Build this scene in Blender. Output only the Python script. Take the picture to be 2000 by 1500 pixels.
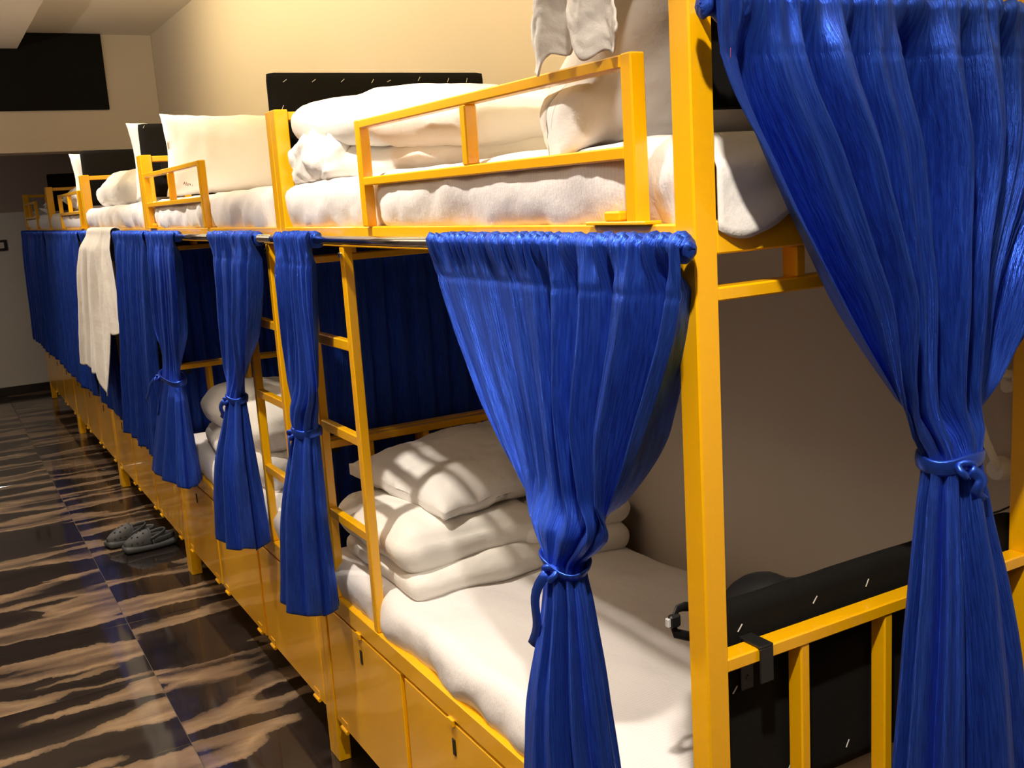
import bpy, bmesh, math, random
import numpy as np
from mathutils import Vector, Matrix, noise

for o in list(bpy.data.objects):
    bpy.data.objects.remove(o)
scene = bpy.context.scene
COL = scene.collection

# ------------------------------------------------------------------ camera
cam_d = bpy.data.cameras.new('camera')
cam = bpy.data.objects.new('camera', cam_d); COL.objects.link(cam)
cam_d.sensor_width = 36.0
cam_d.lens = 2014.88 / 2000 * 36.0
cam_d.clip_start = 0.02
yaw, pitch, roll = -0.5063, -0.1835, 0.0640
Rw = Matrix.Rotation(yaw, 3, 'Z') @ Matrix.Rotation(pitch, 3, 'X') @ Matrix.Rotation(roll, 3, 'Y')
right, fwd, up = Rw.col[0], Rw.col[1], Rw.col[2]
M = Matrix.Identity(4)
for i in range(3):
    M[i][0], M[i][1], M[i][2] = right[i], up[i], -fwd[i]
M.translation = Vector((-0.8981, -1.0909, 1.7091))
cam.matrix_world = M
scene.camera = cam

# ------------------------------------------------------------------ light and exposure
w = bpy.data.worlds.new('world'); scene.world = w; w.use_nodes = True
w.node_tree.nodes['Background'].inputs[0].default_value = (1, .86, .68, 1)
w.node_tree.nodes['Background'].inputs[1].default_value = 0.02
vs = scene.view_settings
vs.view_transform = 'Standard'; vs.look = 'None'; vs.gamma = 1.0; vs.use_curve_mapping = False
vs.exposure = -0.26

def area(name, loc, rot, shape, sx, sy, power, col):
    d = bpy.data.lights.new(name, 'AREA'); d.shape = shape; d.size = sx
    if shape in ('RECTANGLE', 'ELLIPSE'): d.size_y = sy
    d.energy = power; d.color = col
    o = bpy.data.objects.new(name, d); COL.objects.link(o); o.location = loc; o.rotation_euler = rot
    return o
def spot(name, loc, power, col, cone, blend=.55, radius=.04):
    d = bpy.data.lights.new(name, 'SPOT'); d.energy = power; d.color = col
    d.spot_size = math.radians(cone); d.spot_blend = blend; d.shadow_soft_size = radius
    o = bpy.data.objects.new(name, d); COL.objects.link(o); o.location = loc
    return o
WARM = (1.0, 0.90, 0.78)
for i, (y, pw) in enumerate([(-0.75, 275), (1.15, 215), (3.50, 200), (5.75, 150)]):
    spot('downlight_lamp', (-0.61, y, 2.905), pw, WARM, 112)
area('far_end_fill', (-2.05, 8.9, 2.9), (0, 0, 0), 'DISK', 0.12, 0.12, 14, WARM)  # unseen fill light, added to brighten the far end
# warm LED strip in the cove along the edge of the dropped ceiling
area('cove_strip_lamp', (-0.09, 1.8, 2.975), (0, math.radians(-90), 0), 'RECTANGLE', 0.04, 7.5, 85, (1.0, 0.80, 0.42))
# unseen fill strip, added by the opposite wall to brighten the ceiling
area('ceiling_fill', (-2.1, 2.5, 2.3), (0, math.radians(180), 0), 'RECTANGLE', 0.05, 9.0, 190, (1.0, 0.84, 0.66))

# ------------------------------------------------------------------ materials
MAT = {}
def new_mat(name):
    m = bpy.data.materials.new(name); m.use_nodes = True
    nt = m.node_tree; b = nt.nodes['Principled BSDF']
    MAT[name] = m
    return m, nt, b
def N(nt, t, **kw):
    n = nt.nodes.new(t)
    for k, v in kw.items():
        if k in n.inputs: n.inputs[k].default_value = v
        else: setattr(n, k, v)
    return n
def simple(name, col, rough=.5, metal=0., spec=.5, bump=None, coat=0., coat_r=.05, sheen=0.):
    m, nt, b = new_mat(name)
    b.inputs['Base Color'].default_value = (*col, 1); b.inputs['Roughness'].default_value = rough
    b.inputs['Metallic'].default_value = metal; b.inputs['Specular IOR Level'].default_value = spec
    b.inputs['Coat Weight'].default_value = coat; b.inputs['Coat Roughness'].default_value = coat_r
    b.inputs['Sheen Weight'].default_value = sheen
    if bump:
        sc, st, dist = bump
        tc = N(nt, 'ShaderNodeTexCoord'); nz = N(nt, 'ShaderNodeTexNoise', Scale=sc, Detail=4.0)
        bp = N(nt, 'ShaderNodeBump', Strength=st, Distance=dist)
        nt.links.new(tc.outputs['Object'], nz.inputs['Vector'])
        nt.links.new(nz.outputs['Fac'], bp.inputs['Height']); nt.links.new(bp.outputs['Normal'], b.inputs['Normal'])
    return m
simple('yellow_enamel', (0.90, 0.455, 0.0), .32, spec=.5, bump=(9, .06, .004), coat=.55, coat_r=.05)
simple('chrome', (.75, .74, .72), .14, metal=1.0)
simple('black_fabric', (.007, .0066, .006), .9, spec=.15, bump=(420, .5, .002))
simple('black_metal', (.012, .012, .012), .4)
simple('black_void', (.006, .006, .006), .9)
simple('staple_steel', (.75, .75, .74), .35, metal=.2)
simple('wall_paint', (.56, .49, .41), .7, bump=(60, .08, .003))
simple('wall_dark_paint', (.10, .085, .075), .7)
simple('wall_far_paint', (.40, .33, .29), .75, bump=(60, .08, .003))
simple('white_paint', (.72, .70, .66), .5)
simple('ceiling_paint', (.70, .64, .56), .8)
simple('skirting_dark', (.02, .018, .016), .35)
simple('plywood', (.22, .14, .07), .6)
simple('white_plastic', (.82, .80, .74), .35)
simple('clog_rubber', (.055, .058, .06), .6, bump=(120, .15, .001))
simple('clog_hole', (.004, .004, .004), .9)
simple('nylon_black', (.008, .008, .009), .55, bump=(300, .3, .001))
simple('red_ink', (.16, .010, .008), .7)
simple('red_thread', (.25, .02, .01), .7)
simple('grout', (.20, .17, .14), .6)

def linen(name, col, stripe=0.0, stripe_col=.9):
    m, nt, b = new_mat(name)
    b.inputs['Roughness'].default_value = .85; b.inputs['Specular IOR Level'].default_value = .2
    b.inputs['Sheen Weight'].default_value = .15
    tc = N(nt, 'ShaderNodeTexCoord')
    n1 = N(nt, 'ShaderNodeTexNoise', Scale=14.0, Detail=6.0, Roughness=.6)
    n2 = N(nt, 'ShaderNodeTexNoise', Scale=500.0, Detail=2.0)
    mx = N(nt, 'ShaderNodeMath', operation='MULTIPLY'); mx.inputs[1].default_value = .04
    ad = N(nt, 'ShaderNodeMath', operation='ADD')
    L = nt.links.new
    L(tc.outputs['Object'], n1.inputs['Vector']); L(tc.outputs['Object'], n2.inputs['Vector'])
    L(n2.outputs['Fac'], mx.inputs[0]); L(n1.outputs['Fac'], ad.inputs[0]); L(mx.outputs[0], ad.inputs[1])
    bp = N(nt, 'ShaderNodeBump', Strength=.35, Distance=.012)
    L(ad.outputs[0], bp.inputs['Height']); L(bp.outputs['Normal'], b.inputs['Normal'])
    if stripe:
        wv = N(nt, 'ShaderNodeTexWave', Scale=stripe, Distortion=.6, Detail=1.0); wv.bands_direction = 'Y'
        mp = N(nt, 'ShaderNodeMix', data_type='RGBA')
        mp.inputs['A'].default_value = (*[c * stripe_col for c in col], 1); mp.inputs['B'].default_value = (*col, 1)
        L(tc.outputs['Object'], wv.inputs['Vector']); L(wv.outputs['Fac'], mp.inputs['Factor'])
        L(mp.outputs['Result'], b.inputs['Base Color'])
    else:
        b.inputs['Base Color'].default_value = (*col, 1)
    return m
linen('white_sheet', (.80, .76, .74), 40.0, .93)
linen('white_linen', (.80, .77, .73))
linen('duvet_cotton', (.82, .79, .73))
linen('towel_cloth', (.72, .68, .62))

def satin(name, col, dark):
    m, nt, b = new_mat(name); L = nt.links.new
    b.inputs['Roughness'].default_value = .34; b.inputs['Specular IOR Level'].default_value = .4; b.inputs['Metallic'].default_value = .75
    b.inputs['Sheen Weight'].default_value = .05; b.inputs['Sheen Tint'].default_value = (.25, .4, 1, 1)
    uv = N(nt, 'ShaderNodeUVMap')
    mp = N(nt, 'ShaderNodeMapping'); mp.inputs['Scale'].default_value = (260, 16, 1)
    n1 = N(nt, 'ShaderNodeTexNoise', Scale=1.0, Detail=4.0, Roughness=.65, Distortion=.4)
    L(uv.outputs['UV'], mp.inputs['Vector']); L(mp.outputs['Vector'], n1.inputs['Vector'])
    mp2 = N(nt, 'ShaderNodeMapping'); mp2.inputs['Scale'].default_value = (40, 7, 1)
    n2 = N(nt, 'ShaderNodeTexNoise', Scale=1.0, Detail=3.0)
    L(uv.outputs['UV'], mp2.inputs['Vector']); L(mp2.outputs['Vector'], n2.inputs['Vector'])
    ad = N(nt, 'ShaderNodeMath', operation='ADD'); L(n1.outputs['Fac'], ad.inputs[0]); L(n2.outputs['Fac'], ad.inputs[1])
    bp = N(nt, 'ShaderNodeBump', Strength=1.0, Distance=.0033)
    L(ad.outputs[0], bp.inputs['Height']); L(bp.outputs['Normal'], b.inputs['Normal'])
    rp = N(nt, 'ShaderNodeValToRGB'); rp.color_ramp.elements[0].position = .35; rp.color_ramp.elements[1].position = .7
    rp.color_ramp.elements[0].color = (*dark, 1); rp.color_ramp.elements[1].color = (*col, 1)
    L(n1.outputs['Fac'], rp.inputs['Fac']); L(rp.outputs['Color'], b.inputs['Base Color'])  # crease shading painted in: darker blue in the hollows of the crinkle bump
    return m
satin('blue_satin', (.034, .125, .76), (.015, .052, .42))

def floor_mat():
    m, nt, b = new_mat('marbled_tile'); L = nt.links.new
    tc = N(nt, 'ShaderNodeTexCoord'); oi = N(nt, 'ShaderNodeObjectInfo')
    mul = N(nt, 'ShaderNodeVectorMath', operation='SCALE'); mul.inputs['Scale'].default_value = 37.0
    cmb = N(nt, 'ShaderNodeCombineXYZ'); L(oi.outputs['Random'], cmb.inputs[0]); L(oi.outputs['Random'], cmb.inputs[1]); L(oi.outputs['Random'], cmb.inputs[2])
    L(cmb.outputs[0], mul.inputs[0])
    fz = N(nt, 'ShaderNodeTexNoise', Scale=7.0, Detail=10.0, Roughness=.68)
    off0 = N(nt, 'ShaderNodeVectorMath', operation='ADD'); L(tc.outputs['Object'], off0.inputs[0]); L(mul.outputs['Vector'], off0.inputs[1])
    L(off0.outputs['Vector'], fz.inputs['Vector'])
    fo = N(nt, 'ShaderNodeVectorMath', operation='SUBTRACT'); L(fz.outputs['Color'], fo.inputs[0]); fo.inputs[1].default_value = (.5, .5, .5)
    fs = N(nt, 'ShaderNodeVectorMath', operation='MULTIPLY'); L(fo.outputs['Vector'], fs.inputs[0]); fs.inputs[1].default_value = (.10, .11, 0)
    wv = N(nt, 'ShaderNodeVectorMath', operation='ADD'); L(tc.outputs['Object'], wv.inputs[0]); L(fs.outputs['Vector'], wv.inputs[1])
    rot = N(nt, 'ShaderNodeMapping'); rot.inputs['Rotation'].default_value = (0, 0, math.radians(5)); rot.inputs['Scale'].default_value = (.9, 4.4, 1)
    L(wv.outputs['Vector'], rot.inputs['Vector'])
    add = N(nt, 'ShaderNodeVectorMath', operation='ADD'); L(rot.outputs['Vector'], add.inputs[0]); L(mul.outputs['Vector'], add.inputs[1])
    n1 = N(nt, 'ShaderNodeTexNoise', Scale=1.0, Detail=2.0, Roughness=.45); L(add.outputs['Vector'], n1.inputs['Vector'])
    r1 = N(nt, 'ShaderNodeValToRGB'); cr = r1.color_ramp
    cr.elements[0].position = .0; cr.elements[0].color = (.010, .010, .013, 1)
    cr.elements[1].position = 1.0; cr.elements[1].color = (.030, .022, .018, 1)
    for pos, c in [(.455, (.022, .017, .015)), (.492, (.030, .024, .021)), (.502, (.17, .118, .074)), (.535, (.27, .19, .12)), (.575, (.19, .13, .085)), (.625, (.10, .070, .050)), (.645, (.026, .021, .020))]:
        e = cr.elements.new(pos); e.color = (*c, 1)
    L(n1.outputs['Fac'], r1.inputs['Fac'])
    n2 = N(nt, 'ShaderNodeTexNoise', Scale=3.5, Detail=6.0, Roughness=.6); L(add.outputs['Vector'], n2.inputs['Vector'])
    mix = N(nt, 'ShaderNodeMix', data_type='RGBA', blend_type='MULTIPLY'); mix.inputs['Factor'].default_value = .7
    r2 = N(nt, 'ShaderNodeValToRGB'); r2.color_ramp.elements[0].color = (.45, .45, .5, 1); r2.color_ramp.elements[1].color = (1.25, 1.2, 1.1, 1)
    r2.color_ramp.elements[0].position = .3; r2.color_ramp.elements[1].position = .7
    L(n2.outputs['Fac'], r2.inputs['Fac']); L(r1.outputs['Color'], mix.inputs['A']); L(r2.outputs['Color'], mix.inputs['B'])
    L(mix.outputs['Result'], b.inputs['Base Color'])
    b.inputs['Roughness'].default_value = .07; b.inputs['Specular IOR Level'].default_value = .5
floor_mat()

# ------------------------------------------------------------------ helpers
def tag(o, label=None, cat=None, group=None, kind=None):
    if label: o['label'] = label
    if cat: o['category'] = cat
    if group: o['group'] = group
    if kind: o['kind'] = kind
    return o
def empty(name, loc, label=None, cat=None, group=None):
    e = bpy.data.objects.new(name, None); e.location = loc; COL.objects.link(e)
    e.empty_display_size = .05
    return tag(e, label, cat, group)
def root_of(o):
    v = Vector((0, 0, 0))
    while o is not None:
        v += o.location; o = o.parent
    return v
def link(name, mesh, mat, parent=None, loc=(0, 0, 0), rot=None):
    """loc is a WORLD location; parents never carry rotation."""
    o = bpy.data.objects.new(name, mesh); COL.objects.link(o)
    if mat is not None and not mesh.materials: mesh.materials.append(MAT[mat])
    if parent is not None:
        o.parent = parent; o.location = Vector(loc) - root_of(parent)
    else: o.location = loc
    if rot: o.rotation_euler = rot
    return o
BOXES = {}
def box_mesh(sx, sy, sz, mat, bev=.0025):
    key = (round(sx, 4), round(sy, 4), round(sz, 4), mat, bev)
    if key in BOXES: return BOXES[key]
    bm = bmesh.new(); bmesh.ops.create_cube(bm, size=1.0)
    bmesh.ops.scale(bm, vec=(sx, sy, sz), verts=bm.verts)
    if bev: bmesh.ops.bevel(bm, geom=bm.edges[:], offset=min(bev, .3 * min(sx, sy, sz)), segments=1, affect='EDGES')
    me = bpy.data.meshes.new('box'); bm.to_mesh(me); bm.free(); me.materials.append(MAT[mat]); BOXES[key] = me
    return me
def box(name, x0, x1, y0, y1, z0, z1, mat, parent=None, bev=.0025):
    return link(name, box_mesh(x1 - x0, y1 - y0, z1 - z0, mat, bev), mat, parent, ((x0 + x1) / 2, (y0 + y1) / 2, (z0 + z1) / 2))
def mesh_np(name, V, F, mat, smooth=True, uv=None):
    me = bpy.data.meshes.new(name); me.from_pydata([tuple(v) for v in V], [], F)
    if smooth: me.polygons.foreach_set('use_smooth', [True] * len(me.polygons))
    if uv is not None:
        l = me.uv_layers.new(name='UVMap')
        idx = np.empty(len(me.loops), dtype=np.int32); me.loops.foreach_get('vertex_index', idx)
        l.data.foreach_set('uv', np.asarray(uv)[idx].astype(np.float32).ravel())
    if mat: me.materials.append(MAT[mat])
    me.update(); return me
def grid_faces(nu, nv, wrap=False):
    F = []
    for j in range(nv - 1):
        for i in range(nu - (0 if wrap else 1)):
            a = j * nu + i; b = j * nu + (i + 1) % nu
            F.append((a, b, b + nu, a + nu))
    return F
def tube(name, pts, r, mat, parent=None, n=10, closed=False, flat=1.0, cap=True):
    """Swept tube in world coordinates; r a number or a list; flat squashes one axis."""
    pts = [Vector(p) for p in pts]; m = len(pts); V = []; org = pts[0].copy()
    rs = r if isinstance(r, (list, tuple)) else [r] * m
    prev = None
    for i, p in enumerate(pts):
        if closed: t = pts[(i + 1) % m] - pts[i - 1]
        else: t = pts[min(i + 1, m - 1)] - pts[max(i - 1, 0)]
        t.normalize()
        if prev is None:
            ref = Vector((0, 0, 1)) if abs(t.z) < .9 else Vector((0, 1, 0))
            nrm = t.cross(ref).normalized()
        else: nrm = (prev - t * prev.dot(t)).normalized()
        prev = nrm; bn = t.cross(nrm)
        for k in range(n):
            a = 2 * math.pi * k / n
            V.append(p - org + nrm * (rs[i] * flat * math.cos(a)) + bn * (rs[i] * math.sin(a)))
    F = []
    for j in range(m if closed else m - 1):
        for k in range(n):
            a = j * n + k; b = j * n + (k + 1) % n; c = ((j + 1) % m) * n
            F.append((a, b, c + (k + 1) % n, c + k))
    if not closed and cap:
        F.append(tuple(range(n - 1, -1, -1))); F.append(tuple((m - 1) * n + k for k in range(n)))
    return link(name, mesh_np(name, V, F, mat), mat, parent, org)
def fbm(x, y, z, oct=4, seed=0.0):
    s = 0; a = 1; f = 1
    for _ in range(oct):
        s += a * noise.noise(Vector((x * f + seed, y * f - seed * .7, z * f + seed * 1.3))); a *= .5; f *= 2.03
    return s
def ridge(x, y, z, oct=3, seed=0.0):
    s = 0; a = 1; f = 1
    for _ in range(oct):
        s += a * (1 - 2 * abs(noise.noise(Vector((x * f + seed, y * f + seed * .3, z * f - seed))))); a *= .5; f *= 2.1
    return s
def smooth(a, b, x):
    t = max(0.0, min(1.0, (x - a) / (b - a))); return t * t * (3 - 2 * t)
def slab_mesh(name, sx, sy, sz, r, res, mat, deform=None):
    """Rounded soft box, one closed mesh, centred at the origin; deform(Vector pos, Vector unit) -> Vector."""
    hx, hy, hz = sx / 2, sy / 2, sz / 2
    nx, ny, nz = [max(3, int(round(s / res))) for s in (sx, sy, sz)]
    idx = {}; V = []; F = []
    def vid(i, j, k):
        key = (i, j, k)
        if key in idx: return idx[key]
        p = Vector(((2 * i / nx - 1), (2 * j / ny - 1), (2 * k / nz - 1)))
        P = Vector((p.x * hx, p.y * hy, p.z * hz))
        q = Vector((max(-(hx - r), min(hx - r, P.x)), max(-(hy - r), min(hy - r, P.y)), max(-(hz - r), min(hz - r, P.z))))
        d = P - q
        if d.length > 1e-9: P = q + d.normalized() * r
        if deform: P = deform(P, p)
        idx[key] = len(V); V.append(P); return idx[key]
    for k in (0, nz):
        for i in range(nx):
            for j in range(ny):
                f = (vid(i, j, k), vid(i + 1, j, k), vid(i + 1, j + 1, k), vid(i, j + 1, k)); F.append(f if k else f[::-1])
    for j in (0, ny):
        for i in range(nx):
            for k in range(nz):
                f = (vid(i, j, k), vid(i + 1, j, k), vid(i + 1, j, k + 1), vid(i, j, k + 1)); F.append(f[::-1] if j else f)
    for i in (0, nx):
        for j in range(ny):
            for k in range(nz):
                f = (vid(i, j, k), vid(i, j + 1, k), vid(i, j + 1, k + 1), vid(i, j, k + 1)); F.append(f if i else f[::-1])
    return V, F
def slab(name, c, size, r, res, mat, parent=None, deform=None, rot=None):
    V, F = slab_mesh(name, *size, r, res, mat, deform)
    return link(name, mesh_np(name, V, F, mat), mat, parent, c, rot)

# ------------------------------------------------------------------ room
ROOM_X0, WALL_X, ROOM_Y0, FAR_Y, CEIL = -2.3, 0.81, -3.2, 10.5, 3.03
floor = box('floor', ROOM_X0, WALL_X, ROOM_Y0, FAR_Y, -.06, -.006, 'grout', bev=0); tag(floor, kind='structure')
TX, TY = 1.2, 0.6
tile = None
for ix in range(-2, 1):
    xa = -0.365 + ix * TX; xb = xa + TX
    xa, xb = max(xa, ROOM_X0), min(xb, WALL_X)
    if xb - xa < .1: continue
    for iy in range(-9, 14):
        ya = 2.79 + iy * TY; yb = ya + TY
        ya, yb = max(ya, ROOM_Y0), min(yb, FAR_Y)
        if yb - ya < .05: continue
        box('floor_tile', xa + .001, xb - .001, ya + .001, yb - .001, -.02, 0, 'marbled_tile', floor, bev=.0008)
tag(box('wall_right', WALL_X, WALL_X + .1, ROOM_Y0, FAR_Y, 0, 3.3, 'wall_paint', bev=0), kind='structure')
tag(box('wall_far', ROOM_X0, WALL_X, FAR_Y, FAR_Y + .1, 0, 3.3, 'wall_far_paint', bev=0), kind='structure')
tag(box('wall_left', ROOM_X0 - .1, ROOM_X0, ROOM_Y0, FAR_Y, 0, 3.3, 'wall_dark_paint', bev=0), kind='structure')
tag(box('wall_back', ROOM_X0, WALL_X, ROOM_Y0 - .1, ROOM_Y0, 0, 3.3, 'wall_dark_paint', bev=0), kind='structure')
tag(box('ceiling', ROOM_X0 - .1, WALL_X + .1, ROOM_Y0 - .1, FAR_Y + .1, CEIL, CEIL + .1, 'ceiling_paint', bev=0), kind='structure')
tag(box('trim_1', ROOM_X0, -.115, ROOM_Y0, 7.2, 2.92, CEIL, 'ceiling_paint', bev=.002), 'dropped ceiling section over the aisle', kind='structure')
tag(box('trim_2', ROOM_X0, WALL_X, 7.2, 7.5, 2.205, CEIL, 'wall_paint', bev=.003), 'cream beam across the room in front of the far end', kind='structure')
tag(box('trim_3', -.95, .42, FAR_Y - .02, FAR_Y, 0.08, 1.825, 'white_paint', bev=.004), 'white lower panel on the far wall', kind='structure')
tag(box('baseboard_far', ROOM_X0, WALL_X, FAR_Y - .035, FAR_Y - .0205, 0, .08, 'skirting_dark', bev=.002), kind='structure')
bp = empty('wall_panel', (-.9, 7.185, 2.49), 'large matt black panel on the cream beam near the ceiling', 'wall panel')
box('panel_board', -2.0, .45, 7.178, 7.1995, 2.495, CEIL - .002, 'black_fabric', bp, bev=.002)
sw = empty('light_switch', (-.22, FAR_Y - .021, 1.50), 'small dark framed light switch on the white far wall panel', 'switch')
box('switch_frame', -.29, -.155, FAR_Y - .030, FAR_Y - .0205, 1.455, 1.56, 'black_metal', sw)
box('switch_rocker', -.262, -.183, FAR_Y - .036, FAR_Y - .0302, 1.478, 1.537, 'white_plastic', sw)

# ------------------------------------------------------------------ bunk beds
BED_W = 0.78
PW = 0.042
BEDS = [  # y0, y1, post width in x, guard ('near'/'far'/None), ladder end
    (0.0, 1.829, .040, 'near', 'far'),
    (1.831, 3.849, .050, 'far', 'near'),
    (3.851, 5.819, .050, None, 'far'),
    (5.821, 7.849, .050, 'near', None),
    (7.851, 9.90, .050, 'far', None)]
BED_LABEL = [
    'yellow steel bunk bed with lockers nearest the camera',
    'second yellow bunk bed, its ladder beside the nearest bed',
    'third yellow bunk bed, behind the hanging white towel',
    'fourth yellow bunk bed from the camera, curtain closed',
    'farthest yellow bunk bed, dim against the far wall']
Y = 'yellow_enamel'
def end_frame(e, y, t, inner, pwx):
    """cross pieces of one end, occupying y..y+t"""
    xa, xb = pwx, BED_W - .04
    box('end_rail', xa, xb, y + .004, y + t - .004, 1.945, 1.969, Y, e)
    box('end_beam', xa, xb, y + .002, y + t - .002, 1.608, 1.654, Y, e)
    box('end_rail', xa, xb, y + .004, y + t - .004, 1.543, 1.563, Y, e)
    box('end_rail', xa, xb, y + .004, y + t - .004, .993, 1.015, Y, e)
    box('end_beam', xa, xb, y + .002, y + t - .002, .53, .582, Y, e)
    for x in (.190, .376, .562):
        box('end_slat', x, x + .019, y + .006, y + t - .006, .582, .993, Y, e)
        box('end_slat', x, x + .019, y + .006, y + t - .006, 1.563, 1.608, Y, e)
        box('end_slat', x, x + .019, y + .006, y + t - .006, 1.654, 1.945, Y, e)
def make_bed(i):
    y0, y1, pwx, guard, ladder = BEDS[i]
    e = empty('bunk_bed', (.39, (y0 + y1) / 2, 0), BED_LABEL[i], 'bunk bed', 'yellow bunk beds along the wall')
    top = 1.975
    for (xa, xb) in ((0, pwx), (BED_W - .04, BED_W)):
        box('post', xa, xb, y0, y0 + PW, 0, top, Y, e)
        box('post', xa, xb, y1 - PW, y1, 0, top, Y, e)
    end_frame(e, y0, PW, 1, pwx); end_frame(e, y1 - PW, PW, -1, pwx)
    ya, yb = y0 + PW, y1 - PW
    for (xa, xb) in ((0, .03), (BED_W - .03, BED_W)):
        box('side_rail', xa, xb, ya, yb, 1.603, 1.652, Y, e)
        box('side_rail', xa, xb + (.008 if xa == 0 else 0), ya, yb, .531, .585, Y, e)
    box('bed_base', .031, BED_W - .031, ya, yb, 1.625, 1.64, 'plywood', e)
    box('bed_base', .040, BED_W - .031, ya, yb, .556, .57, 'plywood', e)
    # locker under the lower bed
    box('locker_body', .016, BED_W - .05, ya + .001, yb - .001, .142, .53, Y, e)
    n = 3; wdt = (yb - ya) / n
    for k in range(n):
        da, db = ya + k * wdt + .013, ya + (k + 1) * wdt - .013
        d = box('locker_door', .002, .0155, da, db, .150, .522, Y, e)
        for yy in (da + .07, db - .07):
            hz = link('hinge', HINGE, None, d, (.000, yy, .146))
        box('lock_plate', -.001, .002, (da + db) / 2 - .007, (da + db) / 2 + .007, .440, .482, 'black_metal', d, bev=.001)
        box('hasp', -.006, .001, (da + db) / 2 - .014, (da + db) / 2 + .014, .518, .534, Y, d, bev=.001)
    if guard:
        def gy(a, b): return (y0 + a, y0 + b) if guard == 'near' else (y1 - b, y1 - a)
        gx0, gx1 = -.012, .014
        for (a, b) in ((.112, .138), (.620, .642), (1.140, 1.166)):
            mid = a > .5 and a < 1
            q = gy(a, b); box('guard_post', gx0, gx1, q[0], q[1], 1.763 if mid else 1.6525, 1.870 if mid else 1.89, Y, e)
        q = gy(.138, 1.140)
        box('guard_bar', gx0, gx1, q[0], q[1], 1.870, 1.889, Y, e); box('guard_bar', gx0, gx1, q[0], q[1], 1.744, 1.763, Y, e)
        q = gy(.09, .24); lt = box('guard_latch', -.014, .016, q[0], q[1], 1.652, 1.657, Y, e, bev=.001)
        q = gy(.16, .20); box('latch_bolt', -.008, .010, q[0], q[1], 1.657, 1.672, Y, lt, bev=.003)
    if ladder:
        def ly(a, b): return (y1 - b, y1 - a) if ladder == 'far' else (y0 + a, y0 + b)
        for (a, b) in ((.456, .484), (.15, .178)):
            q = ly(a, b); r = box('ladder_rail', .001, .026, q[0], q[1], .5855, 1.603, Y, e)
            box('ladder_bolt', -.006, .0005, (q[0] + q[1]) / 2 - .007, (q[0] + q[1]) / 2 + .007, 1.575, 1.589, 'chrome', r, bev=.002)
        q = ly(.178, .456)
        for z in (1.338, 1.090, .832):
            box('rung', .002, .025, q[0], q[1], z, z + .027, Y, e)
    return e
def hinge_mesh():
    bm = bmesh.new()
    r = bmesh.ops.create_cone(bm, cap_ends=True, segments=10, radius1=.006, radius2=.006, depth=.05)
    bmesh.ops.rotate(bm, verts=bm.verts, matrix=Matrix.Rotation(math.pi / 2, 3, 'X'))
    g = bmesh.ops.create_cube(bm, size=1.0)
    bmesh.ops.scale(bm, vec=(.002, .05, .03), verts=g['verts']); bmesh.ops.translate(bm, vec=(.001, 0, .015), verts=g['verts'])
    me = bpy.data.meshes.new('hinge'); bm.to_mesh(me); bm.free(); me.materials.append(MAT[Y]); return me
HINGE = hinge_mesh()
beds = [make_bed(i) for i in range(5)]

# chrome curtain rods, one per bed, plus the rod across the near end
def rod(label, a, b, brackets):
    e = empty('curtain_rod', a, label, 'curtain rod', 'chrome curtain rods')
    tube('rod_tube', [a, b], .011, 'chrome', e, n=14)
    for c, d in brackets: tube('rod_bracket', [c, d], .006, 'chrome', e, n=8)
    return e
RODL = ['chrome curtain rod along the front of the nearest bunk', 'chrome curtain rod along the front of the second bunk',
        'chrome curtain rod under the white towel', 'chrome curtain rod of the fourth bunk above its closed curtain',
        'chrome curtain rod of the farthest bunk']
for i, (y0, y1, *_r) in enumerate(BEDS):
    ya, yb = y0 + (.0 if i else -.03), y1 - .004
    rod(RODL[i], (-.03, ya + .004, 1.622), (-.03, yb, 1.622), [((-.03, y0 + .03, 1.622), (.001, y0 + .03, 1.622)), ((-.03, y1 - .03, 1.622), (.001, y1 - .03, 1.622))])
rod('chrome curtain rod across the near end of the nearest bunk', (.002, -.05, 1.922), (.80, -.05, 1.922), [((.02, -.05, 1.922), (.02, .001, 1.922)), ((.76, -.05, 1.922), (.76, .001, 1.922))])

# ------------------------------------------------------------------ curtains
def interp_rows(rows, z):
    """monotone cubic interpolation of the control rows"""
    n = len(rows); zs = [-r[0] for r in rows]; x = min(max(-z, zs[0]), zs[-1]); out = []
    k = 0
    while k < n - 2 and x > zs[k + 1]: k += 1
    h = zs[k + 1] - zs[k]; t = (x - zs[k]) / h
    for c in range(1, len(rows[0])):
        v = [r[c] for r in rows]
        d = [(v[i + 1] - v[i]) / (zs[i + 1] - zs[i]) for i in range(n - 1)]
        def m(i):
            if i == 0: return d[0]
            if i == n - 1: return d[-1]
            return 0.0 if d[i - 1] * d[i] <= 0 else 2 * d[i - 1] * d[i] / (d[i - 1] + d[i])
        out.append((2 * t ** 3 - 3 * t * t + 1) * v[k] + (t ** 3 - 2 * t * t + t) * h * m(k) + (-2 * t ** 3 + 3 * t * t) * v[k + 1] + (t ** 3 - t * t) * h * m(k + 1))
    return out
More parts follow.
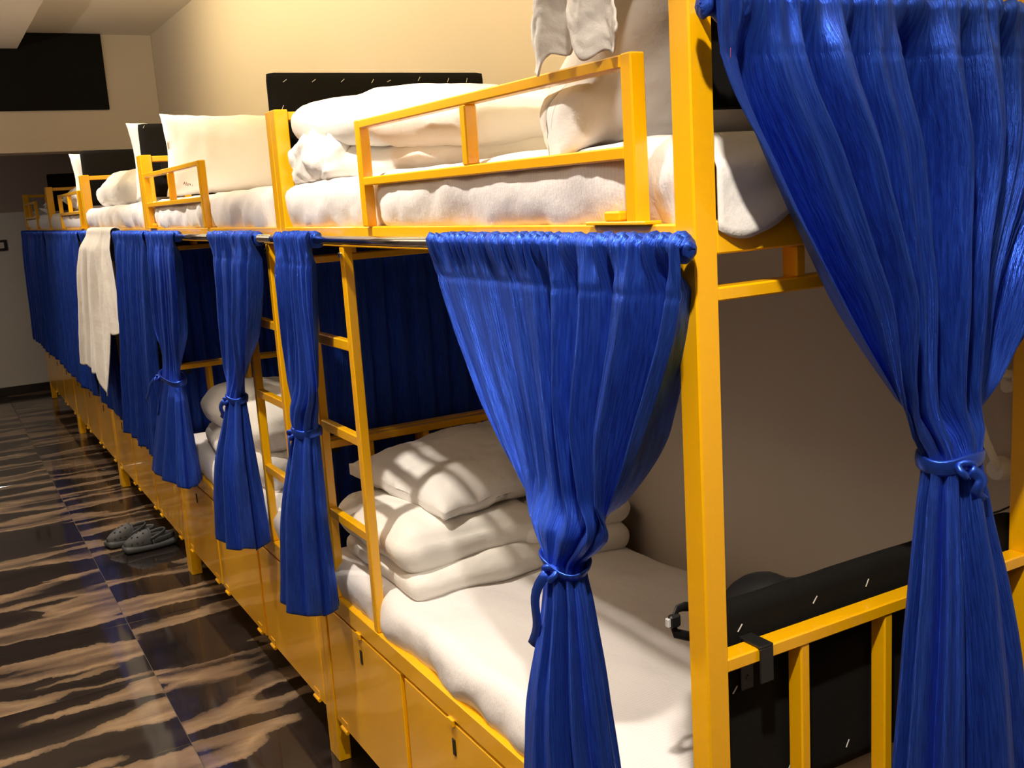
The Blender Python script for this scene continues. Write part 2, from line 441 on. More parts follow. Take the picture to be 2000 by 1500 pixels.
def curtain(label, axis, rows, folds, seed, tie=None, rod_z=None, rod_d=None, flat=None, nu=200, nv=130, group=None, tail=None, front=-1, cloth_w=1.0, hem_wave=.010):
    """rows: (z, a, b, depth, amp, roll) top to bottom; u=0 at a, u=1 at b. axis 'y': t runs along Y and depth along X."""
    rnd = random.Random(seed)
    rows = [tuple(r) + (0.0,) * (6 - len(r)) for r in rows]
    a0, b0 = rows[0][1], rows[0][2]; zt, zb = rows[0][0], rows[-1][0]
    base = (rows[-1][3], (rows[-1][1] + rows[-1][2]) / 2, zb) if axis == 'y' else ((rows[-1][1] + rows[-1][2]) / 2, rows[-1][3], zb)
    e = empty('curtain', base, label, 'curtain', group)
    B = Vector(base)
    def W(t, d, z): return Vector((d, t, z)) if axis == 'y' else Vector((t, d, z))
    us = [i / (nu - 1) for i in range(nu)]
    n1, n2, p1, p2, p3 = folds * .5, folds * .95, rnd.random() * 3, rnd.random() * 3, rnd.random() * 6
    comps = [(folds * k * rnd.uniform(.93, 1.07), rnd.random() * 6.28, w) for k, w in ((.45, .45), (.75, .55), (1.0, .8), (1.45, .35), (2.2, .14))]
    ph = [folds * u + .45 * noise.noise(Vector((u * folds * .55, seed * 3.1, 0))) for u in us]
    am = [.95 + .75 * noise.noise(Vector((u * folds * .5, seed * 1.7, 4.2))) for u in us]
    if flat: am = [m * (flat[2] + (1 - flat[2]) * smooth(flat[0], flat[1], u)) for m, u in zip(am, us)]
    V = []; UV = []
    for j in range(nv):
        v = j / (nv - 1); z = zt - (zt - zb) * v
        a, b, d, amp, roll = interp_rows(rows, z)
        head = max(0.0, 1 - (zt - z) / .085)      # gathered rod pocket
        kw = min(1.0, roll / .028)
        for i, u in enumerate(us):
            uu = u + .012 * noise.noise(Vector((u * 3, z * 1.7, seed + 7)))
            wob = .22 * noise.noise(Vector((u * folds * .6, seed, 2.0)))
            q1 = math.sin(6.2832 * (folds * uu + wob * 1.6) + p1 * 2)
            f = .40 * math.sin(6.2832 * folds * .37 * uu + p3) + .95 * q1 + .16 * math.cos(2 * (6.2832 * (folds * uu + wob * 1.6) + p1 * 2)) + .20 * math.sin(6.2832 * folds * 2.3 * uu + p2)
            f = am[i] * f
            off = amp * f * (1 - .7 * smooth(.0, .9, head))
            hf = math.sin(2 * math.pi * (ph[i] * 3.1 + .5 * noise.noise(Vector((u * 23, seed, z * 4)))))
            off += .0045 * hf * smooth(.10, .6, head)
            off += .0035 * fbm(u * folds * .6, z * 4.0 + u * 3, seed, 3, seed) * min(1, v * 6)
            bul = 0
            if head > 0: bul = .010 * smooth(0, 1, head) * smooth(0, .012, zt - z)
            t = a + (b - a) * u
            dd = d + front * (bul + off)
            if kw > 0:
                th = (2 * u - 1) * math.pi * .80; tc_ = (a + b) / 2; hw = (b - a) / 2
                sg = 1 if hw > 0 else -1
                t2 = tc_ + (hw + sg * off * .8) * math.sin(th); d2 = d + front * (roll + off) * math.cos(th)
                t = t + (t2 - t) * kw; dd = dd + (d2 - dd) * kw
            zz = z + hem_wave * v ** 3 * f + .004 * hf * (1 if j < 3 else 0)
            zz += .010 * noise.noise(Vector((u * 6, seed, 1))) * v
            if abs((zt - z) - .080) < .004: dd -= front * .0015
            V.append(W(t, dd, zz) - B)
            UV.append((u * cloth_w, z))
    me = mesh_np('panel', V, grid_faces(nu, nv), 'blue_satin', uv=UV)
    o = link('panel', me, None, e, base)
    so = o.modifiers.new('thickness', 'SOLIDIFY'); so.thickness = .0012; so.offset = 0
    # the pocket sleeve round the rod
    if rod_z is not None:
        V = []; UV = []; nr = 14; nl = nu
        for i in range(nl):
            u = us[i]; t = a0 + (b0 - a0) * u
            for k in range(nr):
                th = 2 * math.pi * k / nr
                ed = min(i, nl - 1 - i); r = (.0155 if ed > 4 else (.001, .008, .012, .014, .015)[ed]) + (.004 if 0 < i < nl - 1 else 0) * math.sin(2 * math.pi * ph[i] * 3.3 + 1.2 * math.sin(th + seed)) + .003 * noise.noise(Vector((u * 40, th, seed)))
                V.append(W(t + .004 * noise.noise(Vector((u * 30, seed, th))), rod_d + r * math.cos(th), rod_z + r * 1.15 * math.sin(th)) - B); UV.append((u * cloth_w, th * .016))
        link('rod_pocket', mesh_np('rod_pocket', V, grid_faces(nr, nl, True), 'blue_satin', uv=UV), None, e, base)
    if tie is not None:
        tz = tie[0]; rt, rd, tilt = tie[1], tie[2], tie[3]
        a, b, d, amp, roll = interp_rows(rows, tz); tc = (a + b) / 2
        pts = []
        for k in range(28):
            th = 2 * math.pi * k / 28
            pts.append(W(tc + rt * math.cos(th), d + rd * math.sin(th), tz + tilt * math.cos(th) + .003 * math.sin(3 * th)))
        bd = tube('tie_band', pts, .0135, 'blue_satin', e, n=8, closed=True, flat=.22)
        kn = W(tc + rt * tie[4], d + front * rd * 1.02, tz - .006)
        pts = [kn + W(.013 * math.cos(x), front * .006 * math.sin(x * 2), .010 * math.sin(x)) for x in [2 * math.pi * q / 14 for q in range(14)]]
        tube('tie_knot', pts, .006, 'blue_satin', bd, n=8, closed=True)
        for q, (dt, ln, dd) in enumerate(tail or []):
            pts = [kn + W(dt * (s ** .8) + .006 * math.sin(s * 7 + q), front * (.008 + dd * s + .006 * math.sin(s * 5 + q)), -ln * s) for s in [x / 12 for x in range(13)]]
            tube('tie_tail', pts, .010, 'blue_satin', bd, n=6, flat=.22)
    return e
G = 'blue satin curtains'
RZ = 1.622
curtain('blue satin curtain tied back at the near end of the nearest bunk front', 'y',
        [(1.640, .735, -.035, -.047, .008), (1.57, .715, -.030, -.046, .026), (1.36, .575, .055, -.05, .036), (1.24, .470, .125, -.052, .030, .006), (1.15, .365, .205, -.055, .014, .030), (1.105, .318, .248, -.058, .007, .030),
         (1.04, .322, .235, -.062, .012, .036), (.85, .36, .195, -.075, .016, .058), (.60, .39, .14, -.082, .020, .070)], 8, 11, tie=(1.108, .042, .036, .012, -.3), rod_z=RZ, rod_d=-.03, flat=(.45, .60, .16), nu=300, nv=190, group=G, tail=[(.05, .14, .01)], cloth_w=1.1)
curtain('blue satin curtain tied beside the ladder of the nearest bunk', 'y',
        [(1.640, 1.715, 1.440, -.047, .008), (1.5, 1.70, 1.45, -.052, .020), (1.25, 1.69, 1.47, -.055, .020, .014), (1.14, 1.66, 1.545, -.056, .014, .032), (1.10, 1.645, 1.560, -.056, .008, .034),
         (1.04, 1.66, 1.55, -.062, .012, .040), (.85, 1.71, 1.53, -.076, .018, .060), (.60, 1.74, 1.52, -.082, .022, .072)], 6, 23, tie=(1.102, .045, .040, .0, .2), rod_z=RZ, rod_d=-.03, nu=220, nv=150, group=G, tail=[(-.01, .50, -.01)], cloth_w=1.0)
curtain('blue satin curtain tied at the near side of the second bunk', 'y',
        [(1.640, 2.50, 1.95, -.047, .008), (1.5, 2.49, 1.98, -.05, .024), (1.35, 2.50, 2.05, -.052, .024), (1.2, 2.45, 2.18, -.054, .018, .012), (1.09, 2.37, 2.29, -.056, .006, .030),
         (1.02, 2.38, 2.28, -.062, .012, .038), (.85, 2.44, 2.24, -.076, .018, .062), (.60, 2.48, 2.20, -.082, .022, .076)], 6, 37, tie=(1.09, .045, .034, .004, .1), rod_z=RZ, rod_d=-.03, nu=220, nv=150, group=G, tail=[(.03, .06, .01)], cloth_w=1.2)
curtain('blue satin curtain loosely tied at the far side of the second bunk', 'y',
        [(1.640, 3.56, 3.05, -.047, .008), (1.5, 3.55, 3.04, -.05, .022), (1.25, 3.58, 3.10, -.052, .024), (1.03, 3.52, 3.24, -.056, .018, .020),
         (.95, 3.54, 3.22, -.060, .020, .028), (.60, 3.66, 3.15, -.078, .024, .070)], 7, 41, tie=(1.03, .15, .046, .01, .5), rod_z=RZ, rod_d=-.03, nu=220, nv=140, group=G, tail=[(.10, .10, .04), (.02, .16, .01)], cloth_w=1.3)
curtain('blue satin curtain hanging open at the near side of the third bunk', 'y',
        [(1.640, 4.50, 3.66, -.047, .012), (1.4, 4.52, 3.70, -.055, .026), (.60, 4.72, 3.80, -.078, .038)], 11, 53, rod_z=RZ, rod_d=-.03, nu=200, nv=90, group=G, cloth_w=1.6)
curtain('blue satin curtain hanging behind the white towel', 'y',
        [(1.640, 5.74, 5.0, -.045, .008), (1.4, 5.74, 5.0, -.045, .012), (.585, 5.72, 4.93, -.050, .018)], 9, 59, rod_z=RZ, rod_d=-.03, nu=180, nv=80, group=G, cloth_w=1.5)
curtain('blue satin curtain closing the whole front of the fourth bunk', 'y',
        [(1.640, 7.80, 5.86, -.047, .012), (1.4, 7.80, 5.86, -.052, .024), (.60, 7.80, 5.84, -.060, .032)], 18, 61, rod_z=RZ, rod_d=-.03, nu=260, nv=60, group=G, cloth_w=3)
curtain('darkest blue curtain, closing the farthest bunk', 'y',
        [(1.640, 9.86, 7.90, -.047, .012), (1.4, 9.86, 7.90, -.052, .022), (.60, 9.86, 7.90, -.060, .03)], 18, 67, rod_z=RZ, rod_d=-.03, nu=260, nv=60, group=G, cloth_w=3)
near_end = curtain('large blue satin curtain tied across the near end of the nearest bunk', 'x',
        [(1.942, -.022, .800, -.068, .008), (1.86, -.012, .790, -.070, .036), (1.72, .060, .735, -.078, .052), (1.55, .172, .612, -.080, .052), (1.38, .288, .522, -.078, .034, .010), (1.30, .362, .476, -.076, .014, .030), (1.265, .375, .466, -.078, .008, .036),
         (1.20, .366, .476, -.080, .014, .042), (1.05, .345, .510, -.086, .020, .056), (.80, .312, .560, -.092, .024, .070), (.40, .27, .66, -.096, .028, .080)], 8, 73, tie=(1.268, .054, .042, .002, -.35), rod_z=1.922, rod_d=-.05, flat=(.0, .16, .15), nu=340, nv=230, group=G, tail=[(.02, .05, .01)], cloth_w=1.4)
tube('loose_thread', [(.004, -.075, 1.867), (.006, -.072, 1.858), (.002, -.073, 1.848), (.005, -.072, 1.838)], .0004, 'red_thread', near_end, n=5)
# curtains hung between neighbouring bunks
curtain('dark blue curtain between the nearest and second bunks', 'x',
        [(1.600, .055, .735, 1.890, .006), (1.4, .055, .735, 1.890, .008), (1.03, .055, .735, 1.892, .009), (.62, .055, .735, 1.892, .009)], 10, 83, nu=160, nv=50, group='blue curtains between bunks', cloth_w=1.3)
curtain('dark blue curtain between the second and third bunks', 'x',
        [(1.600, .055, .735, 3.910, .006), (1.4, .055, .735, 3.910, .008), (.62, .055, .735, 3.912, .009)], 10, 89, nu=120, nv=40, group='blue curtains between bunks', cloth_w=1.3)

# ------------------------------------------------------------------ headboards
def staple(parent, x, y, z, ang):
    link('staple', box_mesh(.0016, .0012, .014, 'staple_steel', 0), None, parent, (x, y, z), (0, ang, 0))
def headboard(label, y, x0, x1, z0, z1, rail_z, staples, hooks, t=.032, post_y=None):
    e = empty('headboard', ((x0 + x1) / 2, y + t / 2, z0), label, 'headboard', 'black upholstered headboards')
    def df(P, p):
        P.y += .002 * fbm(P.x * 9, P.z * 9, y, 3, y); return P
    slab('padded_panel', ((x0 + x1) / 2, y + t / 2, (z0 + z1) / 2), (x1 - x0, t, z1 - z0), .009, .022, 'black_fabric', e, df)
    for (x, z, a) in staples: staple(e, x, y - .0012, z, a)
    for x in hooks:
        yr = y - (post_y or .05)
        b = box('hook_strap', x, x + .026, y - .004, y - .0005, rail_z - .085, rail_z + .004, 'black_metal', e, bev=.001)
        box('hook_top', x, x + .026, yr - .006, y - .0005, rail_z + .0005, rail_z + .005, 'black_metal', b, bev=.001)
        box('hook_lip', x, x + .026, yr - .006, yr - .002, rail_z - .055, rail_z + .0005, 'black_metal', b, bev=.001)
        for zz in (rail_z - .03, rail_z - .065):
            link('screw', SCREW, None, b, (x + .013, y - .005, zz))
    return e
def screw_mesh():
    bm = bmesh.new(); bmesh.ops.create_cone(bm, cap_ends=True, segments=10, radius1=.0045, radius2=.003, depth=.002)
    bmesh.ops.rotate(bm, verts=bm.verts, matrix=Matrix.Rotation(math.pi / 2, 3, 'X'))
    me = bpy.data.meshes.new('screw'); bm.to_mesh(me); bm.free(); me.materials.append(MAT['black_metal']); return me
SCREW = screw_mesh()
headboard('black headboard of the nearest lower bunk, hooked on the yellow end rail', .047, .046, .778, .722, 1.072, 1.015,
          [(.103, 1.033, .7), (.261, 1.038, .7), (.380, 1.037, .5), (.090, .935, .7), (.333, .763, .5), (.199, .763, .5), (.71, .853, .7), (.70, 1.035, 1.2)], [.100, .630], post_y=.043)
headboard('black headboard of the nearest upper bunk behind the large curtain', .047, .046, .738, 1.805, 2.10, 1.969, [(.2, 2.07, .7), (.4, 2.07, .7)], [.12, .6], post_y=.043)
headboard('wide black headboard standing above the folded duvet of the nearest bunk', 1.925, .036, .742, 1.79, 2.092, 1.969,
          [(.085, 2.068, 1.0), (.173, 2.068, 1.0), (.263, 2.068, .9), (.359, 2.066, .6), (.412, 2.066, 1.2), (.514, 2.072, .6), (.614, 2.068, .4), (.68, 2.067, .3), (.071, 1.993, .5)], [.3], post_y=.048)
headboard('black headboard partly hidden by the upright pillow of the second bunk', 3.945, .036, .742, 1.79, 2.122, 1.969, [(.06, 2.108, .6)], [.115], post_y=.048)
headboard('black headboard above the puffy duvet of the third upper bunk', 5.915, .036, .742, 1.79, 2.13, 1.969, [], [.2], post_y=.048)
headboard('farthest small black headboard at the fifth upper bunk', 7.945, .036, .742, 1.79, 2.08, 1.969, [], [.2], post_y=.048)
headboard('black headboard of the second lower bunk behind the ladder', 1.925, .046, .738, .70, 1.06, 1.015, [], [.1], post_y=.048)
headboard('black headboard of the third lower bunk behind the tied curtains', 3.945, .046, .738, .70, 1.06, 1.015, [], [.1], post_y=.048)

# ------------------------------------------------------------------ mattresses and bedding
def mattress(label, y0, y1, z0, z1, x0, x1, seed, res=.022, pinch=(), wr=1.0, group='white sheeted mattresses', hem=None, front_amp=.010):
    c = Vector(((x0 + x1) / 2, (y0 + y1) / 2, (z0 + z1) / 2)); hx = (x1 - x0) / 2
    def df(P, p):
        y = P.y + c.y; z = P.z
        top = smooth(.2, 1, p.z)
        P.z += top * .006 * wr * (fbm(P.x * 5, y * 4, 0, 4, seed) + .6 * ridge(P.x * 3 + y * 2, y * 2.5 - P.x, 0, 2, seed))
        side = smooth(.75, 1, -p.x)
        bag = (1 - p.z) / 2
        w_ = .5 * ridge(y * 6 + z * 9, z * 4, seed, 3, seed) + .7 * fbm(y * 7, z * 8, 1, 4, seed)
        P.x -= side * front_amp * wr * (w_ + .8 * math.sin(math.pi * min(1, bag * 1.15)))
        for py in pinch: P.x += side * .022 * math.exp(-((y - py) / .05) ** 2)
        near = smooth(.75, 1, -p.y)
        P.y -= near * .006 * (fbm(P.x * 8, z * 8, 2, 4, seed) + .5)
        if p.z < -.5: P.z += side * .010 * (fbm(y * 6, 3, seed, 3, seed)) - side * .004
        return P
    return tag(slab('mattress', c, (x1 - x0, y1 - y0, z1 - z0), .028, res, 'white_sheet', None, df), label, 'mattress', group)
MG = 'white sheeted mattresses'
mattress('white striped mattress on the nearest upper bunk', .047, 1.782, 1.641, 1.770, .016, .748, 3, .016, pinch=(.125, 1.153), front_amp=.012)
mattress('white sheeted mattress on the nearest lower bunk', .095, 1.782, .571, .692, .022, .748, 5, .018, wr=1.3)
mattress('white mattress on the second upper bunk', 1.962, 3.80, 1.641, 1.768, .016, .748, 7, .022, pinch=(3.711, 2.70), front_amp=.014)
mattress('white mattress on the second lower bunk under the rolled duvet', 1.96, 3.80, .571, .692, .022, .748, 9, .03)
mattress('white mattress on the third upper bunk', 3.982, 5.77, 1.641, 1.768, .016, .748, 13, .025, front_amp=.016)
mattress('white mattress on the third lower bunk behind the blue curtain', 3.982, 5.77, .571, .692, .022, .748, 15, .04)
mattress('white mattress on the fourth upper bunk', 5.95, 7.80, 1.641, 1.765, .016, .748, 17, .035)
mattress('white mattress on the farthest upper bunk', 7.985, 9.85, 1.641, 1.765, .016, .748, 19, .04)

# near-end hem of the sheet hanging over the end beam of the nearest bunk
def hem_sheet():
    V = []; nu, nv = 70, 12
    for j in range(nv):
        for i in range(nu):
            u, v = i / (nu - 1), j / (nv - 1); x = .0408 + .6942 * u
            z = 1.772 - v * (.128 + .014 * math.sin(u * 21) + .010 * fbm(u * 8, 0, 0, 2, 3))
            V.append(Vector((x, -.001 - .006 * smooth(.55, 1, v) * smooth(0, .08, u) + .045 * (1 - smooth(0, .35, v)) - .003 * abs(fbm(u * 9, v * 3, 0, 3, 8)) * smooth(0, .1, u), z)))
    o = link('draped_sheet', mesh_np('draped_sheet', V, grid_faces(nu, nv), 'white_linen'), None)
    s = o.modifiers.new('thickness', 'SOLIDIFY'); s.thickness = .003; s.offset = 0
    return tag(o, 'white sheet end draped over the near end beam of the upper bunk', 'sheet')
hem_sheet()

def pillow(name, label, c, size, rot, seed, mat='white_linen', cat='pillow', group='white pillows', res=.016, droop=None, wr=1.0, parent=None, full=0.0):
    """size: (long, short, thick) lying flat in local xy"""
    lx, ly, t = size
    def df(P, p):
        u, v = abs(p.x), abs(p.y)
        ex_ = 3.2 + 3 * full; pw_ = .6 - .15 * full
        th = (max(0, 1 - u ** ex_) ** pw_) * (max(0, 1 - v ** ex_) ** pw_)
        q = Vector((p.x * lx / 2 * (1 - .05 * (1 - v ** 2) * u), p.y * ly / 2 * (1 - .07 * (1 - u ** 2) * v), p.z * (t / 2 * th + .004)))
        n = fbm(q.x * 7, q.y * 7, p.z, 4, seed); r = ridge(q.x * 5 + q.y * 3, q.y * 6 - q.x * 2, p.z * .5, 3, seed)
        q.z += (p.z) * (.010 * n + .006 * r) * wr
        q.x += .006 * fbm(q.y * 9, 2, 1, 3, seed); q.y += .006 * fbm(q.x * 9, 5, 1, 3, seed)
        if droop: q = droop(q, p)
        return q
    o = slab(name, c, (lx, ly, t), t * .2, res, mat, parent, df, rot)
    if parent is None: tag(o, label, cat, group)
    return o
def duvet(label, layers, seed, group='folded white duvets', res=.016, rotz=0.0, mat='duvet_cotton', wr=1.0):
    """layers: (cx, cy, z0, lx, ly, h) soft folded layers welded into one cover"""
    allV = []; allF = []; c0 = Vector((layers[0][0], layers[0][1], layers[0][2]))
    for q, L_ in enumerate(layers):
        cx, cy, z0, lx, ly, h = L_[:6]; tilt = L_[6] if len(L_) > 6 else 0
        cc = Vector((cx, cy, z0 + h / 2)); sd = seed + q * 5.3
        def df(P, p):
            ex = max(0, 1 - abs(p.x) ** 4); ey = max(0, 1 - abs(p.y) ** 4)
            P.z += .22 * h * p.z * (ex * ey - .5) if p.z > 0 else 0
            n = fbm(P.x * 3, P.y * 2.4, P.z * 3, 3, sd); r = ridge(P.x * 3 + P.z * 4, P.y * 2.5 + P.x * 2, P.z * 3, 4, sd)
            d = (Vector((p.x ** 5, p.y ** 5, p.z ** 3)))
            if d.length > .01: d.normalize()
            P += d * (.016 * n + .0055 * r) * wr
            P.z += .008 * fbm(P.x * 3, P.y * 3, 0, 2, sd) + tilt * P.y
            return P
        V, F = slab_mesh('d', lx, ly, h, h * .47, res, None, df)
        b = len(allV); allV += [cc + v - c0 for v in V]; allF += [tuple(b + k for k in f) for f in F]
    o = link('duvet', mesh_np('duvet', allV, allF, mat), None, None, c0)
    if rotz: o.rotation_euler = (0, 0, rotz)
    return tag(o, label, 'duvet', group)

# nearest upper bunk
duvet('puffy folded white duvet at the far end of the nearest upper bunk',
      [(.36, 1.27, 1.766, .57, 1.02, .085, .02), (.34, 1.26, 1.842, .60, 1.06, .105, .075)], 4, res=.016, wr=.9)
def crumple():
    def df(P, p):
        e_ = (1 - abs(p.x) ** 3) * (1 - abs(p.y) ** 3)
        P.z += (p.z + 1) * .5 * (.028 * e_ - .030 + .026 * ridge(P.x * 7 + P.y * 3, P.y * 8, 0, 3, 6) + .016 * fbm(P.x * 11, P.y * 11, 0, 3, 2))
        P.x += .012 * ridge(P.y * 9, P.z * 14, 0, 3, 8); P.y += .010 * fbm(P.x * 10, P.z * 12, 0, 3, 5)
        return P
    o = slab('crumpled_sheet', (.130, 1.60, 1.823), (.25, .33, .112), .035, .010, 'white_linen', None, df)
    return tag(o, 'crumpled white sheet tucked under the far end of the folded duvet', 'sheet')
crumple()
def droop1(q, p):
    # lower aisle corner pushed out under the guard rail
    k = smooth(.2, -.8, p.x) * smooth(.1, -.8, p.y)
    q.x -= .030 * k; q.z -= .15 * k
    lim = -.285 - .055 * smooth(-.13, -.18, q.y)
    if q.x < lim + .03: q.x = lim + .03 - .03 * math.tanh((lim + .03 - q.x) / .03)
    return q
pillow('pillow', 'tall white pillow propped at the near end of the nearest upper bunk', (.315, .215, 2.015), (.58, .50, .25), (math.radians(86), 0, 0), 31, droop=droop1, wr=1.7, res=.012, full=.35)
def flap():
    V = []; nu, nv = 60, 60
    for j in range(nv):
        for i in range(nu):
            u, v = i / (nu - 1), j / (nv - 1)
            y = .335 - .235 * u + .015 * fbm(v * 3, 0, 0, 2, 5)
            x = .11 - .135 * smooth(.0, .55, v) - .012 * math.sin(v * 3) + .010 * math.sin(u * 14 + v * 3) + .006 * fbm(u * 7, v * 7, 0, 4, 9)
            z = 2.14 - (.238 + .012 * math.sin(u * 9 + 1.2) + .008 * math.sin(u * 23)) * v
            V.append(Vector((x, y, z)))
    o = link('pillowcase', mesh_np('pillowcase', V, grid_faces(nu, nv), 'white_linen'), None)
    s = o.modifiers.new('thickness', 'SOLIDIFY'); s.thickness = .003; s.offset = 0
    return tag(o, 'white pillowcase draped over the guard rail beside the near post', 'pillowcase')
flap()

# nearest lower bunk
duvet('thick folded white duvet under the pillow on the nearest lower bunk',
      [(.40, 1.47, .694, .68, .50, .070), (.27, 1.49, .755, .42, .50, .110), (.58, 1.46, .750, .36, .46, .090)], 14, res=.014, wr=1.3)
pillow('pillow', 'white pillow on the folded duvet of the nearest lower bunk', (.42, 1.535, .935), (.58, .46, .12), (math.radians(7), math.radians(-4), math.radians(10)), 41, wr=1.2, res=.013)

# second bunk
p2 = pillow('pillow', 'broad white pillow standing upright on the second upper bunk', (.42, 3.60, 1.955), (.72, .35, .13), (math.radians(96), 0, 0), 51, wr=.5)
def ink_mark():
    s = [(-.020, 0), (-.014, .007), (-.010, -.004), (-.006, .006), (-.002, -.005), (.003, .007), (.008, -.003), (.013, .006), (.017, -.006), (.021, .004)]
    V = [Vector((x, -.0006, z * 1.3 + .0022)) for x, z in s] + [Vector((x, -.0006, z * 1.3 - .0030)) for x, z in s]; n = len(s)
    F = [(i, i + 1, n + i + 1, n + i) for i in range(n - 1)]
    o = link('laundry_mark', mesh_np('laundry_mark', V, F, 'red_ink', smooth=False), None, None, (0, 0, 0))
    o.parent = p2; o['label'] = 'tiny red laundry mark'
    # local frame of the pillow: front face is -local z after the 96 degree tilt
    o.matrix_parent_inverse = Matrix.Identity(4)
    o.rotation_euler = (math.radians(-96), 0, 0)
    o.location = (-.275, -.120, .040)
    return o
MARK = ink_mark()
duvet('large rolled white duvet on the second lower bunk',
      [(.36, 3.00, .694, .60, 1.00, .12), (.36, 3.02, .80, .58, .92, .15)], 24, res=.024, wr=1.5)
pillow('pillow', 'flat white pillow at the near end of the second lower bunk', (.46, 2.30, .75), (.5, .36, .12), (0, 0, math.radians(90)), 55, res=.03)

# third, fourth and fifth bunks
pillow('pillow', 'white pillow edge showing left of the black headboard of the third bunk', (.34, 4.03, 1.955), (.68, .36, .10), (math.radians(92), 0, 0), 61, wr=.6, res=.024)
duvet('puffy white duvet rolled on the third upper bunk', [(.36, 5.12, 1.772, .60, 1.24, .17)], 34, res=.028)
pillow('pillow', 'white pillow bundle on the third lower bunk beside the curtain', (.30, 4.75, .76), (.56, .5, .15), (0, 0, .3), 63, res=.03)
pillow('pillow', 'white pillow edge showing left of the fourth headboard', (.32, 5.99, 1.945), (.68, .34, .08), (math.radians(92), 0, 0), 65, wr=.6, res=.03)
pillow('pillow', 'white pillow behind the guard rail of the fourth upper bunk', (.36, 6.75, 1.86), (.66, .75, .22), (0, 0, 0), 67, res=.035)
pillow('pillow', 'dim white pillow on the farthest upper bunk', (.36, 8.9, 1.83), (.6, .5, .14), (0, 0, 0), 69, res=.04)

# ------------------------------------------------------------------ towel over the rod of the third bunk
def towel():
    V = []; nu, nv = 100, 110
    for j in range(nv):
        v = j / (nv - 1)
        for i in range(nu):
            u = i / (nu - 1)                       # 0 far, 1 near
            back_ = smooth(.60, .66, u)            # nearer strip hangs shorter and closer to the curtain
            L1 = .86 + .10 * smooth(.40, .60, u) - .37 * back_ + .006 * math.sin(u * 40)
            s = v * (L1 + .16) - .16               # behind the rod first, then over it
            sp = max(0.0, s - .07)
            y = 5.34 - .84 * u + sp * (.42 * (1 - u / .62) if u < .62 else -.02 * (u - .62)) - .14 * sp * back_
            f = .014 * math.sin(u * 17 + .6 + sp) + .007 * math.sin(u * 39 + 2) + .006 * fbm(u * 6, v * 4, 0, 3, 2)
            if s < 0: x, z = -.008, 1.636 + s
            elif s < .07:
                a = math.pi * s / .07; x, z = -.036 + .028 * math.cos(a), 1.636 + .024 * math.sin(a)
            else: x, z = -.064 - (.036 - .018 * back_) * smooth(0, .10, sp) - (.05 - .03 * back_) * sp - f * smooth(0, .25, sp), 1.636 - sp
            V.append(Vector((x, y, z)))
    o = link('towel', mesh_np('towel', V, grid_faces(nu, nv), 'towel_cloth'), None)
    s = o.modifiers.new('thickness', 'SOLIDIFY'); s.thickness = .004; s.offset = 0
    return tag(o, 'white towel hanging over the curtain rod of the third bunk', 'towel')
towel()

# ------------------------------------------------------------------ gooseneck reading lamp on the right wall
lm = empty('reading_lamp', (.80, .105, 1.14), 'white curved gooseneck reading lamp on the wall behind the tied curtain', 'wall lamp')
def disc(name, c, r, depth, mat, parent, axis='X', r2=None):
    bm = bmesh.new(); bmesh.ops.create_cone(bm, cap_ends=True, segments=28, radius1=r, radius2=r if r2 is None else r2, depth=depth)
    if axis == 'X': bmesh.ops.rotate(bm, verts=bm.verts, matrix=Matrix.Rotation(-math.pi / 2, 3, 'Y'))
    if axis == 'Y': bmesh.ops.rotate(bm, verts=bm.verts, matrix=Matrix.Rotation(math.pi / 2, 3, 'X'))
    me = bpy.data.meshes.new(name); bm.to_mesh(me); bm.free(); me.materials.append(MAT[mat])
    return link(name, me, None, parent, c)
disc('wall_base', (.798, .105, 1.140), .024, .024, 'white_plastic', lm, r2=.018)
disc('wall_base_upper', (.800, .090, 1.315), .016, .020, 'white_plastic', lm, r2=.013)
tube('gooseneck', [(.795, .105, 1.143), (.782, .098, 1.150), (.772, .100, 1.172), (.770, .113, 1.199), (.770, .125, 1.228), (.770, .131, 1.255), (.770, .134, 1.280), (.770, .130, 1.297), (.770, .119, 1.311), (.772, .107, 1.321), (.776, .095, 1.327), (.786, .086, 1.328), (.797, .084, 1.322)], .0075, 'white_plastic', lm, n=12)
disc('lamp_switch', (.787, .084, 1.303), .011, .008, 'white_plastic', lm)

# black bag on the nearest lower bunk, strap with buckle poking out by the post
bag = empty('bag', (.25, .15, .695), 'black nylon bag behind the headboard on the nearest lower bunk', 'bag')
def bagdf(P, p):
    P.z += .035 * math.exp(-((P.x + .02) / .05) ** 2) * smooth(.3, 1, p.z) + .010 * fbm(P.x * 12, P.y * 12, P.z * 8, 3, 2); return P
slab('bag_body', (.27, .150, .855), (.26, .12, .33), .055, .02, 'nylon_black', bag, bagdf)
tube('bag_strap', [(.17, .15, 1.00), (.10, .145, 1.035), (.070, .14, 1.045), (.050, .13, 1.050), (.038, .13, 1.030), (.045, .13, 1.01), (.075, .135, .995), (.16, .14, .97)], .008, 'nylon_black', bag, n=8, flat=.35)
bk = box('strap_buckle', .030, .052, .122, .134, 1.022, 1.044, 'black_metal', bag, bev=.004)
box('buckle_pin', .026, .032, .124, .132, 1.026, 1.040, 'staple_steel', bk, bev=.001)

tag(tube('power_cable', [(.735, .085, 1.068), (.755, .07, 1.076), (.775, .06, 1.084), (.795, .05, 1.10), (.802, .03, 1.16)], .0018, 'black_metal', None, n=6), 'thin black cable rising behind the headboard at the wall post', 'cable')

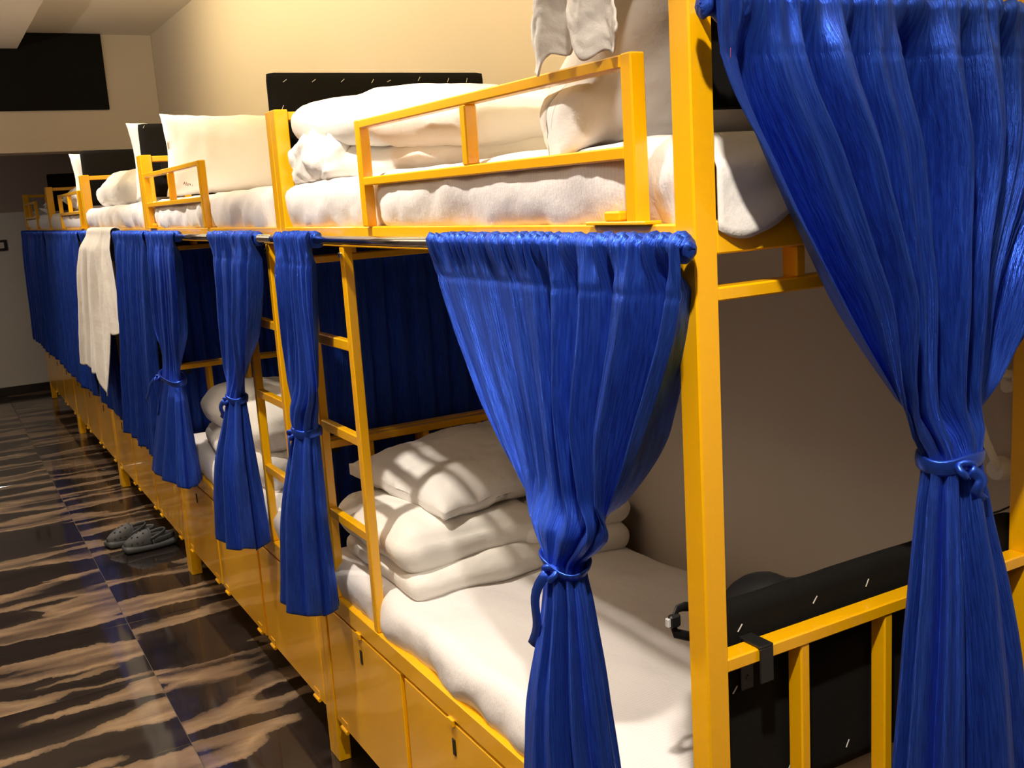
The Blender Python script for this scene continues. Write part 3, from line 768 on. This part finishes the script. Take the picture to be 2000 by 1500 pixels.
# ------------------------------------------------------------------ pair of clogs on the floor
def clog(label, x, y, ang, flip):
    e = empty('clog_shoe', (x, y, 0), label, 'shoe', 'pair of grey clogs')
    ca, sa = math.cos(ang), math.sin(ang)
    def tr(P): return Vector((P.x * ca - P.y * sa, P.x * sa + P.y * ca, P.z))
    def width(s): return .044 + .010 * math.sin(math.pi * min(1, max(0, s)) ** .8) * (1 if s > .3 else .9)
    def sole(P, p):
        s = (p.x + 1) / 2
        P.y *= (.75 + .35 * math.sin(math.pi * (.18 + .72 * s)) ** .7); P.z += .006 * (p.x ** 2) ; return tr(P)
    V, F = slab_mesh('s', .275, .105, .034, .016, .012, None, sole)
    link('sole', mesh_np('sole', V, F, 'clog_rubber'), None, e, (x, y, .018))
    # toe shell: dome over the front 60 percent
    def dome(s, t):
        px = .005 + .128 * s; half = .047 * math.sqrt(max(0.0, 1 - max(0, s - .25) ** 2 / .58)) if s > .25 else .047
        h = .030 + .052 * (1 - s ** 2.2)
        a = math.pi * t
        return Vector((px, half * math.cos(a), .024 + h * max(0, math.sin(a)) ** .7))
    V = []; n, m = 22, 24
    for i in range(n):
        for k in range(m): V.append(tr(dome(i / (n - 1), k / (m - 1))))
    up_ = link('toe_shell', mesh_np('toe_shell', V, grid_faces(m, n), 'clog_rubber'), None, e, (x, y, 0))
    s_ = up_.modifiers.new('thickness', 'SOLIDIFY'); s_.thickness = .005; s_.offset = -1
    # rim of the opening
    tube('collar', [Vector((x, y, 0)) + tr(dome(0, t / 14) + Vector((-.002, 0, .001))) for t in range(15)], .0045, 'clog_rubber', e, n=8)
    # heel cup and strap
    pts = [Vector((x, y, 0)) + tr(Vector((-.01 - .115 * math.sin(math.pi * t / 18), .047 * math.cos(math.pi * t / 18), .050))) for t in range(19)]
    tube('heel_cup', pts, .016, 'clog_rubber', e, n=10, flat=.35)
    pts = [Vector((x, y, 0)) + tr(Vector((.012 - .095 * math.sin(math.pi * t / 18), .052 * math.cos(math.pi * t / 18), .062 + .024 * math.sin(math.pi * t / 18)))) for t in range(19)]
    st = tube('heel_strap', pts, .009, 'clog_rubber', e, n=8, flat=.35)
    for s, t in [(.25, .32), (.25, .68), (.45, .5), (.5, .27), (.5, .73), (.68, .38), (.68, .62), (.3, .5), (.35, .08), (.55, .1), (.35, .92), (.55, .9), (.75, .12), (.75, .88)]:
        P = dome(s, t); Q = P + Vector((0, 0, 0)); 
        ctr = dome(s, .5); ctr.z = .02
        d = (P - Vector((P.x - .02 * s, 0, .015))).normalized()
        h = link('vent_hole', HOLE, None, up_, Vector((x, y, 0)) + tr(P + d * .0008))
        h.rotation_euler = tr(d).to_track_quat('Z', 'Y').to_euler()
    return e
def hole_mesh():
    bm = bmesh.new(); bmesh.ops.create_cone(bm, cap_ends=True, segments=10, radius1=.0052, radius2=.0048, depth=.002)
    me = bpy.data.meshes.new('vent_hole'); bm.to_mesh(me); bm.free(); me.materials.append(MAT['clog_hole']); return me
HOLE = hole_mesh()
clog('grey rubber clog nearer the camera, beside the yellow lockers', -.085, 4.38, math.pi + .10, 1)
clog('grey rubber clog tucked behind the other clog', -.150, 4.55, math.pi + .25, -1)
